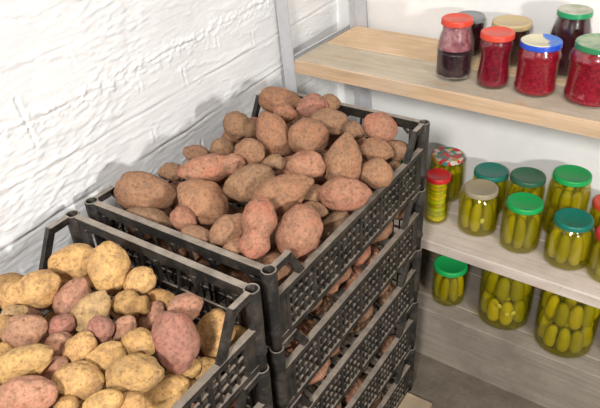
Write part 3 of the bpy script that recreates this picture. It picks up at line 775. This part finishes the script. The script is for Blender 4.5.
def fill_pickles(c,h,r,what,seed,rows=1,n=7,th=None,extra=True,lo=.006):
    rd=random.Random(seed); lab='pickled cucumber standing in '+what; grp='cucumbers in '+what
    R_=r-.0034; th=th or 2*R_*math.sin(PI/n)/(1+math.sin(PI/n))*1.02
    ring=R_-th/2*1.13-.0004; H=(h*.84-lo)/rows
    a0=rd.uniform(0,6.28)
    for k in range(rows):
        for i in range(n):
            a=a0+2*PI*(i+.5*k)/n; ln=H*rd.uniform(.88,.98)
            zc=lo+k*H+ln/2+.0005
            tl=rd.uniform(-.08,.08)
            p=Vector((c[0]+ring*math.cos(a),c[1]+ring*math.sin(a),c[2]+zc))
            cuke(p,(-math.sin(a)*tl,math.cos(a)*tl,1),th*rd.uniform(.89,.955),ln,lab,grp,rd)
        if ring-th/2>th*.42: 
            t2=min(th*.9,2*(ring-th/2)*.86); cuke(Vector((c[0],c[1],c[2]+lo+k*H+H*.47)),(0,0,1),t2,H*.9,lab,grp,rd)
    if extra:
        for s in (-1,1):
            t3=th*.72; z=c[2]+lo+rows*H+t3*.55
            if z+t3*.5<c[2]+h*.93: cuke(Vector((c[0]+s*t3*.58,c[1],z)),(.25*s,1,0),t3,R_*1.25,'pickled cucumber lying on top in '+what,'top cucumbers in '+what,rd)
def garlic(c,r,h,what,seed,spots):
    rd=random.Random(seed)
    for a,z in spots:
        bm=bmesh.new(); bmesh.ops.create_icosphere(bm,subdivisions=2,radius=1)
        for v in bm.verts: v.co=Vector((v.co.x*.0065,v.co.y*.0018,v.co.z*.0085*(1-.2*v.co.z)))
        o=obj('garlic_clove',bm,M['garlic'],None,True); R_=r-.0055
        o.location=(c[0]+R_*math.cos(a),c[1]+R_*math.sin(a),c[2]+z); o.rotation_euler=(0,rd.uniform(-.6,.6),a+PI/2)
        tag(o,'pale garlic clove in '+what,'garlic','garlic in '+what)

# jam, top shelf: front row then back row
zU=U
c,h,r=solve_jar(454.5,82,456.8,17.5,36.5,zU); make_jar((*c[:2],zU),h,r,r*.84,'bottle','lid_red','half-empty bottle-shaped jam jar with red lid, leftmost on the top shelf','jam','jam_black',fill=.96,top=.50)
c,h,r=solve_jar(493.5,90,497.7,31.4,33.5,zU); make_jar((*c[:2],zU),h,r,r*.98,'waist','lid_red','waisted jar of red jam with orange-red lid at the front of the top shelf','jam','jam_red')
c,h,r=solve_jar(535.5,98.3,540.6,39.7,42.5,zU); make_jar((*c[:2],zU),h,r,r*.93,'ridge','lid_blue','jar of bright red jam with blue and cream lid on the top shelf','jam','jam_crimson')
c,h,r=solve_jar(592,109.5,602,41,55,zU); make_jar((*c[:2],zU),h,r,r*.88,'ridge','lid_gw','wide jar of red jam with worn green lid, right end of the top shelf','jam','jam_crimson')
def backjar(lx,ly,lw,ymin,zs):
    """a jar standing behind others: its axis is at y = ymin, the height follows from the lid"""
    best=None
    for hh in np.arange(.05,.26,.001):
        q=back(lx,ly,2,zs+hh)
        if best is None or abs(q[1]-ymin)<best[0]: best=(abs(q[1]-ymin),hh,q)
    _,hh,q=best; rl=lw/2/F*float((q-CAM)@DF)
    return q,rl,float(hh)
c,rl,h=backjar(470.4,14.7,29,.955,zU); make_jar((c[0],c[1],zU),h,rl*1.06,rl,'straight','lid_grey','jar of dark red jam with grey lid behind the half-empty bottle-shaped jar','jam','jam_dark')
c,rl,h=backjar(512.5,20.6,39,.955,zU); make_jar((c[0],c[1],zU),h,rl*.98,rl,'straight','lid_tan','dark brown jar with tan lid in the back row of the top shelf','jam','jam_brown')
c,rl,h=backjar(575.6,9.0,34,.955,zU); make_jar((c[0],c[1],zU),h,rl*1.32,rl,'flute','lid_gw2','tall fluted jar of dark red jam with green-rimmed pale lid in the back row','jam','jam_dark',flutes=12)

# pickles, middle shelf
zM=Md
def pj(c,h,r,rl,lid,label,what,seed,zs,rows=1,n=7,style='std',extra=True,g=None,fill=.95):
    make_jar((c[0],c[1],zs),h,r,rl,style,lid,label,'brine',fill=fill)
    cc=(c[0],c[1],zs); fill_pickles(cc,h,r,what,seed,rows,n,extra=extra)
    if g: garlic(cc,r,h,what,seed,g)
c,h,r=solve_jar(436,225,436.6,174,25.5,zM); make_jar((*c[:2],zM),h,r,r*.97,'straight','lid_redr','narrow jar of sliced cucumbers with red lid, leftmost on the middle shelf','brine')
rd=random.Random(5)
for k in range(9):      # thick slices stacked in the narrow jar
    bm=bmesh.new(); R_=r-.006
    add_lathe(bm,[(0,-.0042),(R_*.8,-.0042),(R_*.86,-.002),(R_*.86,.002),(R_*.8,.0042),(0,.0042)],24)
    o=obj('cucumber_slice',bm,M['pickle'],None,True); o.location=(c[0]+rd.uniform(-1,1)*.0015,c[1]+rd.uniform(-1,1)*.0015,zM+.0105+k*(h*.86/9)); o.rotation_euler=(rd.uniform(-.09,.09),rd.uniform(-.09,.09),0)
    o.color=(*[x*rd.uniform(.9,1.5) for x in PCOL[1]],1); tag(o,'slice of pickled cucumber stacked in the narrow red-lidded jar','pickle','slices in the narrow red-lidded jar')
c,h,r=solve_jar(477.5,238,479.7,187,40.5,zM); pj(c,h,r,r*.82,'lid_gold','jar of pickled cucumbers with dull gold lid, front of the middle shelf','the dull gold lidded jar',61,zM,g=[(-1.0,.055)])
c,h,r=solve_jar(519,255,522.8,201,40,zM); pj(c,h,r,r*.87,'lid_green','jar of pickled cucumbers with bright green lid, front row centre of the middle shelf','the bright green lidded jar at the front centre',62,zM)
c,h,r=solve_jar(566.2,272,571.7,217.1,45.5,zM); hK=h; pj(c,h,r,r*.81,'lid_teal','large jar of pickled cucumbers with teal lid, front right of the middle shelf','the teal lidded jar at the front right',63,zM,n=7)
c,rl,h=backjar(447.8,154,32.5,.945,zM); pj(c,h,rl*1.08,rl,'lid_flower','jar of pickled cucumbers with flower-patterned red and green lid, back left of the middle shelf','the flowered lid jar',64,zM)
c,rl,h=backjar(491.5,170,33.5,.945,zM); pj(c,h,rl*1.08,rl,'lid_teal','jar with teal lid standing behind the dull gold lidded jar','the teal lidded jar at the back',65,zM)
c,rl,h=backjar(528.3,175,34,.945,zM); pj(c,h,rl*1.1,rl,'lid_dgreen','jar with dark faded green lid behind the bright green lidded jar','the dark green lidded jar',66,zM)
c,rl,h=backjar(572.8,173.4,36.8,.945,zM); pj(c,h,rl*1.16,rl,'lid_green','jar of small cucumbers and garlic with green lid, back right of the middle shelf','the green lidded jar at the back right',67,zM,rows=2,n=8,g=[(-1.3,.085),(-.8,.06),(-1.9,.04)])
c,rl,h=backjar(611,202,33,.945,zM); pj(c,h,rl*1.1,rl,'lid_red','jar with orange-red lid cut by the right edge, back row of the middle shelf','the red lidded jar at the right edge, back row',68,zM)
c,h,r=solve_jar(608,287,614,237,43,zM,hK*.98); pj(c,h,r,r*.92,'lid_redr','jar with red lid cut by the right edge, front row of the middle shelf','the red lidded jar at the right edge, front row',69,zM)
c,rl,h=backjar(397,158,33,.945,zM); pj(c,h,rl*1.08,rl,'lid_green','jar with green lid glimpsed behind the far right corner of the rear crate','the half hidden jar behind the crate',70,zM)
# bottom shelf
zL=L
c,h,r=solve_jar(448.5,307.5,449.4,263.5,34,zL); pj(c,h,r,r*.96,'lid_green','small jar of pickled cucumbers with bright green lid on the bottom shelf beside the crates','the small green lidded jar on the bottom shelf',71,zL)
c,h,r=solve_jar(503.5,331,0,0,52,zL,.207); pj(c,h,r,r*.74,'lid_gold','big jar of thick cucumbers and garlic, middle of the bottom shelf','the big jar at the middle of the bottom shelf',72,zL,rows=2,n=8,style='straight',g=[(-1.5,.085),(-1.15,.06),(-.9,.065)])
c,h,r=solve_jar(563.5,359,0,0,58,zL,.207); pj(c,h,r,r*.74,'lid_gold','biggest jar crammed with upright cucumbers at the right of the bottom shelf','the biggest jar on the bottom shelf',73,zL,rows=2,n=10,style='straight')
c,h,r=solve_jar(640,384,0,0,60,zL,.207); pj(c,h,r,r*.74,'lid_gold','big jar cut off by the right edge of the picture on the bottom shelf','the big jar at the right edge of the bottom shelf',74,zL,rows=2,n=10,style='straight')

# ------------------------------------------------------------------ light
def area(name,loc,tgt,size,power,col=(1,1,1)):
    l=bpy.data.lights.new(name,'AREA'); l.shape='DISK'; l.size=size; l.energy=power; l.color=col
    o=bpy.data.objects.new(name,l); link(o); o.location=loc
    o.rotation_euler=(Vector(tgt)-Vector(loc)).to_track_quat('-Z','Y').to_euler(); return o
area('lamp',(1.65,-.5,1.38),(-.1,.6,.8),.14,27,(1,.97,.93))
area('flash',(.75,-1.8,2.25),(0,.4,.8),.3,63,(1,.98,.96))
area('ceiling_bounce',(.4,-.2,2.9),(0,.3,.8),2.2,15,(1,.97,.94))
w=bpy.data.worlds.new('world'); SC.world=w; w.use_nodes=True
bg=w.node_tree.nodes['Background']; bg.inputs[0].default_value=(1,.985,.96,1); bg.inputs[1].default_value=.10
SC.view_settings.view_transform='Standard'; SC.view_settings.look='None'; SC.view_settings.exposure=0; SC.view_settings.gamma=1
SC.cycles.transparent_max_bounces=40; SC.cycles.max_bounces=10
